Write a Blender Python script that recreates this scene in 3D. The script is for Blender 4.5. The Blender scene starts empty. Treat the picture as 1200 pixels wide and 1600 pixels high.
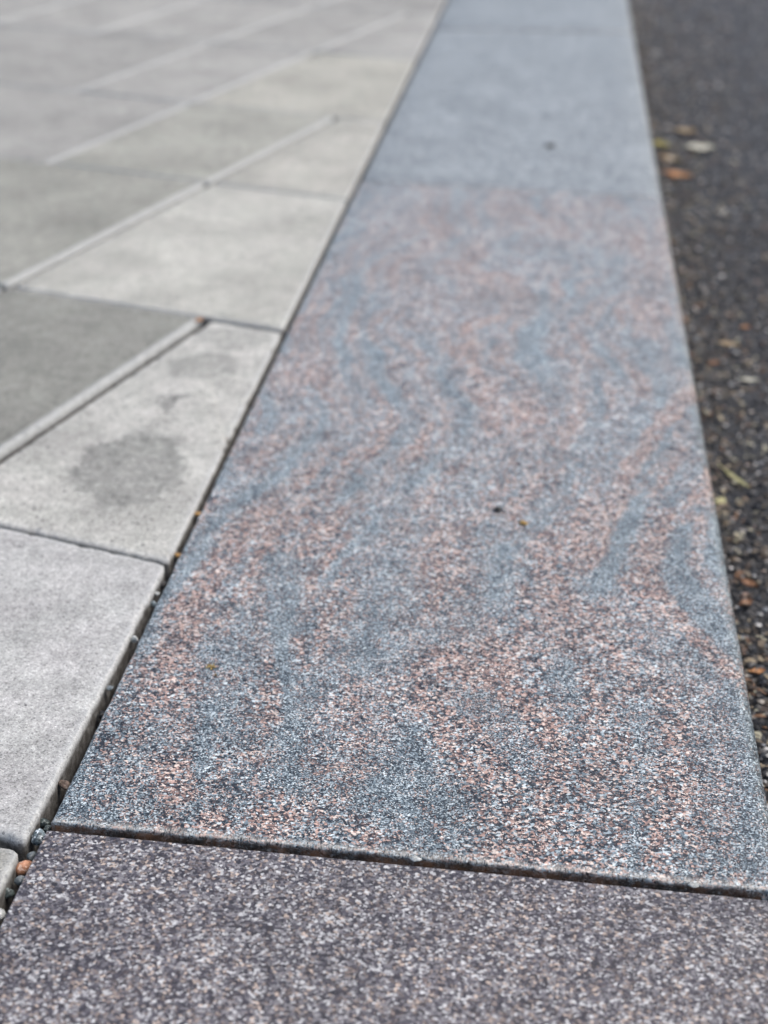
import bpy, bmesh, math, random
from mathutils import Vector, Matrix, noise
R = math.radians
scene = bpy.context.scene
C = scene.collection
random.seed(7)

# ------------------------------------------------------------------ camera
cam_d = bpy.data.cameras.new('camera')
cam = bpy.data.objects.new('camera', cam_d)
C.objects.link(cam)
cam.location = (0, 0, 0.5)
cam.rotation_euler = (R(90 - 27.97), 0, R(6.69))
cam_d.sensor_fit = 'VERTICAL'
cam_d.sensor_height = 36.0
cam_d.sensor_width = 27.0
cam_d.lens = 52.0
cam_d.clip_start = 0.05
cam_d.clip_end = 900
cam_d.dof.use_dof = True
cam_d.dof.focus_distance = 0.79
cam_d.dof.aperture_fstop = 6.0
scene.camera = cam

# ------------------------------------------------------------------ sky and sun
SUN_EL, SUN_AZ = R(60), R(75)          # azimuth clockwise from +Y (along the kerb)
w = bpy.data.worlds.new('World')
scene.world = w
w.use_nodes = True
nt = w.node_tree
nt.nodes.clear()
sky = nt.nodes.new('ShaderNodeTexSky')
sky.sky_type = 'NISHITA'
sky.sun_disc = False
sky.sun_elevation = SUN_EL
sky.sun_rotation = SUN_AZ
sky.air_density = 1.0
sky.dust_density = 4.0
sky.ozone_density = 0.0
bg = nt.nodes.new('ShaderNodeBackground')
bg.inputs['Strength'].default_value = 0.15
wo = nt.nodes.new('ShaderNodeOutputWorld')
nt.links.new(sky.outputs[0], bg.inputs[0])
nt.links.new(bg.outputs[0], wo.inputs[0])
sd = bpy.data.lights.new('sun', 'SUN')
sd.energy = 0.9
sd.angle = R(22)
sd.color = (1.0, 0.95, 0.88)
sun = bpy.data.objects.new('sun', sd)
C.objects.link(sun)
dv = Vector((math.sin(SUN_AZ) * math.cos(SUN_EL), math.cos(SUN_AZ) * math.cos(SUN_EL), math.sin(SUN_EL)))
sun.rotation_euler = dv.to_track_quat('Z', 'Y').to_euler()
sun.location = dv * 30
scene.view_settings.view_transform = 'Standard'
scene.view_settings.look = 'None'
scene.view_settings.gamma = 1
scene.view_settings.use_curve_mapping = False
scene.view_settings.exposure = 0.47
scene.cycles.use_denoising = True
scene.cycles.max_bounces = 6

# ------------------------------------------------------------------ helpers
def tag(o, label=None, cat=None, group=None, kind=None):
    if label: o['label'] = label
    if cat: o['category'] = cat
    if group: o['group'] = group
    if kind: o['kind'] = kind
    return o

def link_mesh(name, verts, faces, mat, parent=None, attrs=None, smooth=True):
    me = bpy.data.meshes.new(name)
    me.from_pydata(verts, [], faces)
    me.update()
    if smooth:
        me.polygons.foreach_set('use_smooth', [True] * len(me.polygons))
    for an, vals in (attrs or {}).items():
        a = me.attributes.new(an, 'FLOAT', 'POINT')
        a.data.foreach_set('value', vals)
    if mat: me.materials.append(mat)
    o = bpy.data.objects.new(name, me)
    C.objects.link(o)
    if parent: o.parent = parent
    return o

def empty(name, loc):
    o = bpy.data.objects.new(name, None)
    C.objects.link(o)
    o.location = loc
    o.empty_display_size = 0.05
    return o

class NT:
    """small node-tree writer"""
    def __init__(self, name):
        self.m = bpy.data.materials.new(name)
        self.m.use_nodes = True
        self.t = self.m.node_tree
        self.t.nodes.clear()
        self.out = self.n('OutputMaterial')
        self.b = self.n('BsdfPrincipled')
        self.l(self.b.outputs[0], self.out.inputs[0])
        self.pos = self.n('NewGeometry').outputs['Position']
    def n(self, kind, **kw):
        nd = self.t.nodes.new('ShaderNode' + kind)
        for k, v in kw.items(): setattr(nd, k, v)
        return nd
    def l(self, a, b): self.t.links.new(a, b)
    def put(self, sock, v):
        if hasattr(v, 'is_output'): self.l(v, sock)
        elif v is not None: sock.default_value = v
    def math(self, op, a, b=None, c=None, clamp=False):
        nd = self.n('Math', operation=op, use_clamp=clamp)
        self.put(nd.inputs[0], a)
        if b is not None: self.put(nd.inputs[1], b)
        if c is not None: self.put(nd.inputs[2], c)
        return nd.outputs[0]
    def vmath(self, op, a, b=None, s=None):
        nd = self.n('VectorMath', operation=op)
        self.put(nd.inputs[0], a)
        if b is not None: self.put(nd.inputs[1], b)
        if s is not None: nd.inputs['Scale'].default_value = s
        return nd.outputs['Value'] if op in ('LENGTH', 'DISTANCE') else nd.outputs[0]
    def noise(self, vec, scale, detail=3, rough=0.5, col=False, dist=0.0):
        nd = self.n('TexNoise')
        self.put(nd.inputs['Vector'], vec)
        nd.inputs['Scale'].default_value = scale
        nd.inputs['Detail'].default_value = detail
        nd.inputs['Roughness'].default_value = rough
        nd.inputs['Distortion'].default_value = dist
        return nd.outputs['Color'] if col else nd.outputs['Fac']
    def vor(self, vec, scale, feature='F1', out='Color', rnd=1.0):
        nd = self.n('TexVoronoi', feature=feature)
        self.put(nd.inputs['Vector'], vec)
        nd.inputs['Scale'].default_value = scale
        nd.inputs['Randomness'].default_value = rnd
        return nd.outputs[out] if out else nd
    def ramp(self, fac, stops, interp='LINEAR'):
        nd = self.n('ValToRGB')
        self.put(nd.inputs[0], fac)
        cr = nd.color_ramp
        cr.interpolation = interp
        while len(cr.elements) < len(stops): cr.elements.new(0.5)
        for e, (p, c) in zip(cr.elements, stops):
            e.position = p
            e.color = (c, c, c, 1) if isinstance(c, (int, float)) else (*c, 1)
        return nd.outputs[0]
    def mix(self, fac, a, b, mode='MIX'):
        nd = self.n('Mix', data_type='RGBA', blend_type=mode)
        self.put(nd.inputs[0], fac)
        self.put(nd.inputs[6], a if hasattr(a, 'is_output') else (*a, 1))
        self.put(nd.inputs[7], b if hasattr(b, 'is_output') else (*b, 1))
        return nd.outputs[2]
    def sep(self, col):
        nd = self.n('SeparateColor')
        self.l(col, nd.inputs[0])
        return nd.outputs
    def attr(self, name):
        nd = self.n('Attribute', attribute_name=name)
        return nd.outputs['Fac']
    def bump(self, h, dist, strength=1.0):
        nd = self.n('Bump')
        nd.inputs['Distance'].default_value = dist
        nd.inputs['Strength'].default_value = strength
        self.l(h, nd.inputs['Height'])
        self.l(nd.outputs[0], self.b.inputs['Normal'])

# ------------------------------------------------------------------ materials
def granite(name, size, cool, warm, pink0, use_attr, fine=0.35, rough=0.42, stretch=0.8, dirt_shade=True):
    """crystalline stone: every Voronoi cell is one crystal of its own mineral"""
    t = NT(name)
    wob = t.vmath('SCALE', t.vmath('SUBTRACT', t.noise(t.pos, 420, 2, 0.6, col=True), (0.5, 0.5, 0.5)), s=size * 1.3)
    p = t.vmath('MULTIPLY', t.vmath('ADD', t.pos, wob), (stretch, 1, 1))
    big = t.sep(t.vor(p, 1 / size))
    sm = t.sep(t.vor(p, 2.3 / size))
    drift = t.noise(t.pos, 14, 3, 0.55, dist=0.6)
    if use_attr:
        pk = t.attr('pink'); bl = t.attr('blue')
    else:
        pk = t.math('MULTIPLY', drift, 0.3); bl = t.math('MULTIPLY', drift, 0.1)
    # blue bands are finer grained
    finer = t.math('ADD', t.math('MULTIPLY', bl, 0.5), fine)
    usef = t.math('LESS_THAN', t.noise(t.pos, 0.9 / size, 1), t.math('ADD', t.math('MULTIPLY', finer, 0.45), 0.27))
    def pick(i):
        nd = t.n('Mix', data_type='FLOAT')
        t.l(usef, nd.inputs[0]); t.l(big[i], nd.inputs[2]); t.l(sm[i], nd.inputs[3])
        return nd.outputs[0]
    lum, who, var = pick(0), pick(1), pick(2)
    # local drift of the dark mineral share
    bias = t.math('MULTIPLY', t.math('SUBTRACT', t.noise(t.pos, 55, 3, 0.6), 0.5), 0.55)
    lum2 = t.math('ADD', lum, bias)
    lum2 = t.math('SUBTRACT', lum2, t.math('MULTIPLY', bl, 0.03), clamp=True)
    if use_attr:   # darker near end: mineral drift, partly the lessening sheen painted into the colour
        yy = t.n('SeparateXYZ'); t.l(t.pos, yy.inputs[0])
        nr = t.math('MULTIPLY', t.math('SUBTRACT', 1.15, yy.outputs[1]), 1.9, clamp=True)
        lum2 = t.math('SUBTRACT', lum2, t.math('MULTIPLY', nr, 0.06), clamp=True)
    cc = t.ramp(lum2, cool, 'CONSTANT')
    wc = t.ramp(lum2, warm, 'CONSTANT')
    share = t.math('SUBTRACT', t.math('ADD', pink0, t.math('MULTIPLY', pk, 0.38)), t.math('MULTIPLY', bl, 0.36))
    share = t.math('ADD', share, t.math('MULTIPLY', t.math('SUBTRACT', t.noise(t.pos, 90, 2), 0.5), 0.55))
    isw = t.math('LESS_THAN', who, share)
    col = t.mix(isw, cc, wc)
    # each crystal a slightly different tone, plus sub-crystal mottling
    tone = t.math('ADD', 0.78, t.math('MULTIPLY', var, 0.44))
    sub = t.math('ADD', 0.8, t.math('MULTIPLY', t.noise(t.pos, 1700, 2), 0.4))
    tone = t.math('MULTIPLY', tone, sub)
    cmb = t.n('CombineColor')
    for i in range(3): t.l(tone, cmb.inputs[i])
    col = t.mix(1.0, col, cmb.outputs[0], 'MULTIPLY')
    # scattered near-black mica
    mica = t.sep(t.vor(p, 1.6 / size, out='Color'))
    mm = t.math('GREATER_THAN', mica[0], 0.94)
    col = t.mix(t.math('MULTIPLY', mm, 0.75), col, (0.018, 0.02, 0.024))
    # faint mineral cloudiness
    cloud = t.ramp(drift, [(0.3, 0.82), (0.7, 1.10)])
    col = t.mix(1.0, col, cloud, 'MULTIPLY')
    if use_attr:  # bruised, paler crystals along the knocked front arris
        br = t.math('MULTIPLY', t.attr('bruise'), t.ramp(t.noise(t.vmath('MULTIPLY', t.pos, (1.6, .35, .35)), 700, 3, 0.7), [(0.42, 0.0), (0.52, 1.0)]))
        col = t.mix(t.math('MULTIPLY', br, 0.55), col, (0.66, 0.64, 0.58))
    if dirt_shade:     # earth on the sawn joint face, also painting in the gap's shade
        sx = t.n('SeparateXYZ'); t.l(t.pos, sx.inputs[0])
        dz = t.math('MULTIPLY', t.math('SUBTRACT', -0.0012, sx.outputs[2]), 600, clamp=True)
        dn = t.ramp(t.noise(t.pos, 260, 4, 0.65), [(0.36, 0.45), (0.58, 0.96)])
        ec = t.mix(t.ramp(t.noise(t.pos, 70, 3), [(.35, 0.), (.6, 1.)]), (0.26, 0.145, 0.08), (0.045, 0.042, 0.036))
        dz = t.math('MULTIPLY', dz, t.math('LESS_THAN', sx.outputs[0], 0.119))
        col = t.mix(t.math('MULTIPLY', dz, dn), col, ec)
    t.l(col, t.b.inputs['Base Color'])
    t.l(t.math('ADD', rough - 0.08, t.math('MULTIPLY', var, 0.2)), t.b.inputs['Roughness'])
    t.b.inputs['Specular IOR Level'].default_value = 0.62
    hgt = t.math('ADD', t.math('MULTIPLY', lum, 0.5), t.noise(t.pos, 900, 3, 0.6))
    t.bump(hgt, 0.00035, 0.6)
    return t.m

COOL = [(0.0, (0.010, 0.017, 0.024)), (0.29, (0.052, 0.074, 0.092)), (0.43, (0.155, 0.208, 0.238)),
        (0.62, (0.325, 0.40, 0.435)), (0.80, (0.62, 0.70, 0.72))]
WARM = [(0.0, (0.022, 0.018, 0.021)), (0.27, (0.105, 0.074, 0.070)), (0.40, (0.31, 0.205, 0.170)),
        (0.60, (0.51, 0.350, 0.290)), (0.80, (0.74, 0.630, 0.550))]
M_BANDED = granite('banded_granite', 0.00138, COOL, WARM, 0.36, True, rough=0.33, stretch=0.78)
COOL1 = [(0.0, (0.024, 0.021, 0.029)), (0.26, (0.064, 0.059, 0.073)), (0.44, (0.130, 0.124, 0.137)),
         (0.62, (0.225, 0.218, 0.226)), (0.83, (0.49, 0.495, 0.495))]
WARM1 = [(0.0, (0.035, 0.028, 0.030)), (0.26, (0.11, 0.087, 0.083)), (0.48, (0.23, 0.185, 0.160)),
         (0.80, (0.46, 0.375, 0.31))]
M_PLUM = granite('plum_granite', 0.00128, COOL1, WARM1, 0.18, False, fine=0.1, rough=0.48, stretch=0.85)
COOL3 = [(0.0, (0.10, 0.118, 0.125)), (0.3, (0.20, 0.225, 0.235)), (0.5, (0.29, 0.32, 0.33)),
         (0.75, (0.42, 0.45, 0.455))]
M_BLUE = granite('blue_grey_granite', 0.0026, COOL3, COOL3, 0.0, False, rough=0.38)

def concrete(name, stains=(), pores=0.5):
    t = NT(name)
    base = t.n('ObjectInfo').outputs['Color']
    edge = t.attr('edge')
    cl = t.ramp(t.noise(t.pos, 9, 4, 0.6, dist=0.4), [(0.28, 0.74), (0.55, 1.0), (0.75, 1.12)])
    col = t.mix(1.0, base, cl, 'MULTIPLY')
    cl2 = t.ramp(t.noise(t.pos, 60, 4, 0.65), [(0.3, 0.82), (0.7, 1.14)])
    col = t.mix(1.0, col, cl2, 'MULTIPLY')
    cl3 = t.ramp(t.noise(t.pos, 380, 4, 0.7), [(0.3, 0.70), (0.7, 1.25)])
    col = t.mix(1.0, col, cl3, 'MULTIPLY')
    # faint tint drift (lime bloom against raw cement)
    tint = t.mix(t.noise(t.pos, 24, 3), (0.975, 1.0, 0.97), (1.03, 1.0, 1.01))
    col = t.mix(1.0, col, tint, 'MULTIPLY')
    # sand grains
    g = t.sep(t.vor(t.pos, 1150))
    gr = t.ramp(g[0], [(0.0, 0.45), (0.14, 0.82), (0.5, 0.98), (0.85, 1.16), (1.0, 1.45)])
    col = t.mix(1.0, col, gr, 'MULTIPLY')
    # air pores
    v = t.n('TexVoronoi'); t.l(t.pos, v.inputs['Vector']); v.inputs['Scale'].default_value = 260
    sc = t.sep(v.outputs['Color'])
    size = t.math('MULTIPLY', t.math('SUBTRACT', sc[1], 0.40), 0.62)
    pore = t.math('LESS_THAN', v.outputs['Distance'], size)
    pore = t.math('MULTIPLY', pore, t.math('GREATER_THAN', sc[2], 1 - pores))
    col = t.mix(t.math('MULTIPLY', pore, 0.85), col, (0.07, 0.07, 0.072))
    # weathered rim: the skin is worn off near the edges and the sand shows
    rim = t.math('MULTIPLY', t.attr('rim'), t.ramp(t.noise(t.pos, 55, 3, 0.6), [(0.35, 0.1), (0.65, 1.0)]))
    rs = t.ramp(t.noise(t.pos, 620, 4, 0.75), [(0.32, 0.28), (0.5, 0.85), (0.68, 1.45)])
    col = t.mix(t.math('MULTIPLY', rim, 0.85), col, t.mix(1.0, col, rs, 'MULTIPLY'))
    # chipped light arrises
    en = t.math('MULTIPLY', edge, t.ramp(t.noise(t.pos, 260, 4, 0.7), [(0.3, 0.45), (0.6, 1.0)]))
    col = t.mix(t.math('MULTIPLY', en, 0.72), col, (0.58, 0.605, 0.60))
    ed = t.math('MULTIPLY', edge, t.ramp(t.noise(t.pos, 520, 3, 0.7), [(0.55, 0.0), (0.68, 1.0)]))
    col = t.mix(t.math('MULTIPLY', ed, 0.7), col, (0.10, 0.095, 0.085))
    sx = t.n('SeparateXYZ'); t.l(t.pos, sx.inputs[0])     # earth low in the joints, plus painted shade darkening the gaps
    dz = t.math('MULTIPLY', t.math('SUBTRACT', t.math('ADD', -0.0058, t.math('MULTIPLY', t.attr('grime_shade'), 0.0042)), sx.outputs[2]), 260, clamp=True)
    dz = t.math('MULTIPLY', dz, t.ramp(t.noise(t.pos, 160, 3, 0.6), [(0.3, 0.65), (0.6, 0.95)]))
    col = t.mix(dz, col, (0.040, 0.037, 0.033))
    # damp and oil stains with soft ragged outlines
    if stains:
        nz = t.vmath('SCALE', t.vmath('SUBTRACT', t.noise(t.pos, 38, 6, 0.72, col=True), (0.5, 0.5, 0.5)), s=0.075)
        pp = t.vmath('ADD', t.pos, nz)
        for (x, y, rx, ry, s) in stains:
            q = t.vmath('MULTIPLY', t.vmath('SUBTRACT', pp, (x, y, 0)), (1 / rx, 1 / ry, 0))
            d = t.vmath('LENGTH', q)
            k = t.ramp(d, [(0.0, s * .8), (0.62, s * .85), (0.84, s), (1.02, 0.0)])
            k = t.math('MULTIPLY', k, t.ramp(t.noise(t.pos, 110, 5, 0.75), [(0.32, 0.35), (0.62, 1.0)]))
            col = t.mix(k, col, (0.085, 0.09, 0.085))
    t.l(col, t.b.inputs['Base Color'])
    t.b.inputs['Roughness'].default_value = 0.78
    h = t.math('ADD', t.math('MULTIPLY', t.noise(t.pos, 700, 4, 0.7), 0.8), t.math('MULTIPLY', g[0], 0.35))
    h = t.math('SUBTRACT', h, t.math('MULTIPLY', pore, 1.2))
    h = t.math('ADD', h, t.math('MULTIPLY', t.math('MULTIPLY', rim, t.noise(t.pos, 620, 4, 0.75)), 2.5))
    h = t.math('ADD', h, t.math('MULTIPLY', t.math('MULTIPLY', edge, t.noise(t.pos, 330, 3, 0.7)), 2.0))
    t.bump(h, 0.0005, 0.8)
    return t.m
M_CONC = concrete('cast_concrete')
M_STAINED = concrete('stained_concrete', [(-0.311, 0.985, 0.045, 0.072, 0.72), (-0.298, 1.195, 0.034, 0.035, 0.5),
                     (-0.313, 1.112, 0.011, 0.016, 0.7), (-0.309, 1.066, 0.015, 0.014, 0.4), (-0.290, 1.262, 0.035, 0.03, 0.45),
                     (-0.306, 1.125, 0.004, 0.009, 0.9), (-0.334, 0.90, 0.05, 0.02, 0.15)], 0.35)

def simple(name, c1, c2, scale=300, rough=0.7, rnd=False):
    t = NT(name)
    f = t.noise(t.pos, scale, 4, 0.65)
    col = t.mix(t.ramp(f, [(0.35, 0.0), (0.65, 1.0)]), c1, c2)
    if rnd:
        a = t.n('Attribute', attribute_name='tone')
        col = t.mix(1.0, col, a.outputs['Color'], 'MULTIPLY')
    t.l(col, t.b.inputs['Base Color'])
    t.b.inputs['Roughness'].default_value = rough
    t.bump(f, 0.0006, 0.6)
    return t.m
M_SAND = simple('joint_sand', (0.05, 0.047, 0.042), (0.13, 0.12, 0.105), 900, 0.9)
M_SOIL = simple('dark_soil', (0.03, 0.025, 0.02), (0.08, 0.06, 0.045), 500, 0.9)
M_GROUND = simple('bare_ground', (0.16, 0.15, 0.13), (0.24, 0.23, 0.20), 3, 0.9)

def asphalt():
    t = NT('asphalt')
    p = t.vmath('ADD', t.pos, t.vmath('SCALE', t.vmath('SUBTRACT', t.noise(t.pos, 200, 2, col=True), (0.5, 0.5, 0.5)), s=0.003))
    v = t.sep(t.vor(p, 190))
    v2 = t.sep(t.vor(p, 420))
    col = t.ramp(v[0], [(0.0, (0.018, 0.021, 0.025)), (0.6, (0.036, 0.041, 0.048)), (0.88, (0.066, 0.073, 0.080)), (1.0, (0.18, 0.185, 0.19))])
    c2 = t.ramp(v2[0], [(0.0, (0.02, 0.021, 0.024)), (0.8, (0.05, 0.05, 0.055)), (1.0, (0.16, 0.15, 0.14))])
    col = t.mix(0.4, col, c2)
    t.l(col, t.b.inputs['Base Color'])
    t.l(t.math('ADD', 0.35, t.math('MULTIPLY', v[1], 0.4)), t.b.inputs['Roughness'])
    d = t.vor(p, 190, out='Distance')
    t.bump(t.math('ADD', t.math('MULTIPLY', d, -1.0), t.noise(t.pos, 900, 3, 0.7)), 0.003, 0.9)
    return t.m
M_ASPH = asphalt()

def tone_mat(name, rough, spec=0.5, bump=0.0004, scale=700):
    t = NT(name)
    a = t.n('Attribute', attribute_name='tone')
    f = t.noise(t.pos, scale, 4, 0.65)
    sh = t.ramp(f, [(0.3, 0.7), (0.7, 1.25)])
    t.l(t.mix(1.0, a.outputs['Color'], sh, 'MULTIPLY'), t.b.inputs['Base Color'])
    t.b.inputs['Roughness'].default_value = rough
    t.b.inputs['Specular IOR Level'].default_value = spec
    t.bump(f, bump, 0.7)
    return t.m
M_CHIP = tone_mat('stone_chippings', 0.42)
M_LITTER = tone_mat('dry_litter', 0.7)

def stone_mat(name, c1, c2, c3=None, rough=0.55, scale=900):
    t = NT(name)
    v = t.sep(t.vor(t.pos, scale))
    c3 = c3 or c2
    col = t.ramp(v[0], [(0.0, c1), (0.45, c2), (0.85, c3)], 'CONSTANT')
    cl = t.ramp(t.noise(t.pos, 300, 3), [(0.3, 0.75), (0.7, 1.2)])
    t.l(t.mix(1.0, col, cl, 'MULTIPLY'), t.b.inputs['Base Color'])
    t.b.inputs['Roughness'].default_value = rough
    t.bump(t.noise(t.pos, 1200, 3, 0.7), 0.0004, 0.8)
    return t.m

def leaf_mat(name, c1, c2, rough=0.6):
    t = NT(name)
    f = t.noise(t.pos, 120, 4, 0.6)
    t.l(t.mix(t.ramp(f, [(0.35, 0.0), (0.65, 1.0)]), c1, c2), t.b.inputs['Base Color'])
    t.b.inputs['Roughness'].default_value = rough
    t.bump(t.noise(t.pos, 500, 3, 0.6), 0.0005, 0.7)
    return t.m

# ------------------------------------------------------------------ the ground, the asphalt
L_EDGE, R_EDGE = -0.241, 0.1305         # kerb sides
ASPH_Z = -0.08
def axis(stops):
    """non-uniform coordinates: (end, step) runs"""
    out = [stops[0]]
    for end, step in stops[1:]:
        a = out[-1]
        n = max(1, int(round((end - a) / step)))
        out += [a + (end - a) * (i + 1) / n for i in range(n)]
    return out
def sheet(name, xs, ys, zf, mat, **kw):
    vs = [(x, y, zf(x, y)) for y in ys for x in xs]
    nx = len(xs)
    fs = [(j * nx + i, j * nx + i + 1, (j + 1) * nx + i + 1, (j + 1) * nx + i) for j in range(len(ys) - 1) for i in range(nx - 1)]
    return link_mesh(name, vs, fs, mat, **kw)
gr = sheet('ground', [-400, 400], [-400, 400], lambda x, y: -0.16, M_GROUND)
tag(gr, kind='structure')
def asph_z(x, y):
    if x > 1.2 or y > 5 or y < 0.2: return ASPH_Z
    v = Vector((x, y, 0))
    return ASPH_Z + 0.0022 * noise.noise(v * 140) + 0.0016 * noise.noise(v * 320) + 0.003 * noise.noise(v * 18)
road = sheet('asphalt_road', axis([0.125, (0.45, .003), (1.2, .012), (6, .6), (60, 9)]),
             axis([-30, (0.2, 3), (0.6, .02), (2.0, .003), (4.6, .008), (9, .4), (60, 8)]), asph_z, M_ASPH)
tag(road, kind='structure')

# ------------------------------------------------------------------ the granite kerb
BLUE = [
   ( [(0.1123, 0.7984), (0.1054, 0.7091), (0.1041, 0.656), (0.1039, 0.5937)] , 0.016 , 1 ),
   ( [(0.067, 0.966), (0.0497, 0.8974), (0.0384, 0.8403)] , 0.012 , 1 ),
   ( [(0.0497, 0.8974), (0.0384, 0.8403)] , 0.012 , 0.8 ),
   ( [(0.1061, 0.9316), (0.0949, 0.8677), (0.1054, 0.8242), (0.1221, 0.7849)] , 0.012 , 0.9 ),
   ( [(0.1194, 0.9622), (0.1204, 0.8879), (0.1234, 0.8224)] , 0.01 , 0.6 ),
   ( [(-0.1211, 0.991), (-0.1034, 0.8885), (-0.0913, 0.821), (-0.0931, 0.7596), (-0.1088, 0.7031), (-0.1166, 0.6357)] , 0.026 , 0.75 ),
   ( [(-0.0232, 0.9071), (-0.0279, 0.8285), (-0.0512, 0.7792)] , 0.018 , 0.8 ),
   ( [(-0.1721, 0.8536), (-0.1497, 0.7751)] , 0.012 , 0.7 ),
   ( [(0.0966, 1.2863), (0.1092, 1.1977), (0.0702, 1.0761), (0.0558, 0.9852)] , 0.016 , 0.8 ),
   ( [(0.1235, 1.7437), (0.0544, 1.6222), (0.069, 1.4811), (0.1247, 1.4287)] , 0.03 , 0.8 ),
   ( [(-0.2268, 1.6762), (-0.1756, 1.7635), (0.0256, 1.7731)] , 0.05 , 0.6 ),
   ( [(-0.1746, 0.7875), (-0.1829, 0.6944), (-0.1919, 0.6382), (-0.221, 0.6014), (-0.1343, 0.617)] , 0.022 , 0.6 ),
   ( [(-0.0765, 0.6518), (-0.0797, 0.6074)] , 0.014 , 0.7 ),
   ( [(-0.1677, 0.6588), (-0.1142, 0.665)] , 0.014 , 0.5 ),
   ( [(-0.0384, 0.7113), (-0.0149, 0.6888), (0.0042, 0.6555)] , 0.012 , 0.5 ),
   ( [(0.1204, 0.7235), (0.1201, 0.6635), (0.122, 0.6007)] , 0.012 , 0.7 ),
   ( [(-0.2187, 0.9635), (-0.1639, 1.0487)] , 0.02 , 0.5 ),
   ( [(-0.1667, 1.2242), (-0.1513, 1.0501)] , 0.016 , 0.5 ),
   ( [(-0.0974, 1.3656), (-0.0612, 1.3882)] , 0.04 , 0.6 ),
]
PINK = [
   ( [(-0.0407, 0.7446), (-0.096, 0.6918), (-0.0975, 0.6493)] , 0.026 , 0.9 ),
   ( [(0.0124, 0.7793), (0.0484, 0.8136), (0.088, 0.7327), (0.0946, 0.6661), (0.0876, 0.6116)] , 0.024 , 0.9 ),
   ( [(0.0284, 0.6818), (0.0621, 0.6293)] , 0.03 , 0.6 ),
   ( [(0.1252, 1.1925), (0.0688, 1.0298), (0.0529, 0.9544), (0.0344, 0.8692)] , 0.008 , 1 ),
   ( [(0.0942, 0.9592), (0.0731, 0.8824), (0.0769, 0.8408), (0.0925, 0.8111), (0.1067, 0.7867), (0.1196, 0.7565)] , 0.0065 , 1 ),
   ( [(0.1164, 0.952), (0.1075, 0.8864), (0.1261, 0.8306)] , 0.005 , 0.7 ),
   ( [(-0.2306, 0.7154), (-0.1872, 0.7137), (-0.211, 0.6846)] , 0.016 , 0.8 ),
   ( [(-0.1909, 0.627), (-0.1805, 0.6062)] , 0.011 , 1 ),
   ( [(-0.1259, 0.5994), (-0.1257, 0.5891)] , 0.012 , 0.8 ),
   ( [(-0.0934, 0.9574), (-0.0831, 0.9001), (-0.0525, 0.8504)] , 0.022 , 0.6 ),
   ( [(-0.1623, 1.6331), (-0.0761, 1.6556)] , 0.06 , 0.8 ),
   ( [(0.0867, 1.6379), (0.1214, 1.5503)] , 0.035 , 1 ),
   ( [(-0.1872, 1.5362), (-0.1552, 1.4347), (-0.1098, 1.5232), (-0.0876, 1.4038)] , 0.035 , 0.7 ),
   ( [(-0.203, 0.7842), (-0.2192, 0.7167)] , 0.014 , 0.7 ),
   ( [(-0.2343, 1.0404), (-0.2154, 0.9964)] , 0.016 , 0.6 ),
   ( [(0.0269, 1.2469), (0.0218, 1.1597), (-0.0244, 1.1019)] , 0.02 , 0.6 ),
   ( [(-0.1212, 1.2295), (-0.0934, 1.0569), (-0.117, 0.997)] , 0.018 , 0.5 ),
   ( [(-0.0032, 0.9094), (0.0279, 0.8859), (0.0157, 0.8255)] , 0.016 , 0.7 ),
   ( [(-0.0974, 1.3656), (-0.0261, 1.4699), (-0.0031, 1.6518)] , 0.04 , 0.6 ),
   ( [(0.0927, 1.5044), (0.0921, 1.3184)] , 0.02 , 0.6 ),
]

def seg_dist(px, py, pts):
    best = 9
    for (ax, ay), (bx, by) in zip(pts, pts[1:]):
        dx, dy = bx - ax, by - ay
        u = max(0, min(1, ((px - ax) * dx + (py - ay) * dy) / (dx * dx + dy * dy + 1e-12)))
        best = min(best, math.hypot(px - ax - dx * u, py - ay - dy * u))
    return best
def sstep(a, b_, x):
    x = max(0, min(1, (x - a) / (b_ - a)))
    return x * x * (3 - 2 * x)
def flow(px, py):
    """stream function of the folded banding: its level lines are the bands"""
    v = Vector((px, py, 0))
    right = sstep(-.09, .05, px)
    s_r = .27 * max(0, py - .865) + .40 * min(.11, max(0, .865 - py))
    s_r = s_r if py < 1.3 else .117 + .05 * math.sin((py - 1.3) * 9)
    s_l = .030 * math.cos((py - .80) * 11) + .10 * max(0, .70 - py)
    s = s_r * right - s_l * (1 - right)
    far_ = sstep(1.05, 1.35, py)
    bend = noise.noise(v * 9 + Vector((1, 2, 5))) * (.010 + .030 * far_) + noise.noise(v * 24) * (.004 + .006 * far_)
    return px - s * (1 - .6 * far_) + bend
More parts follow.
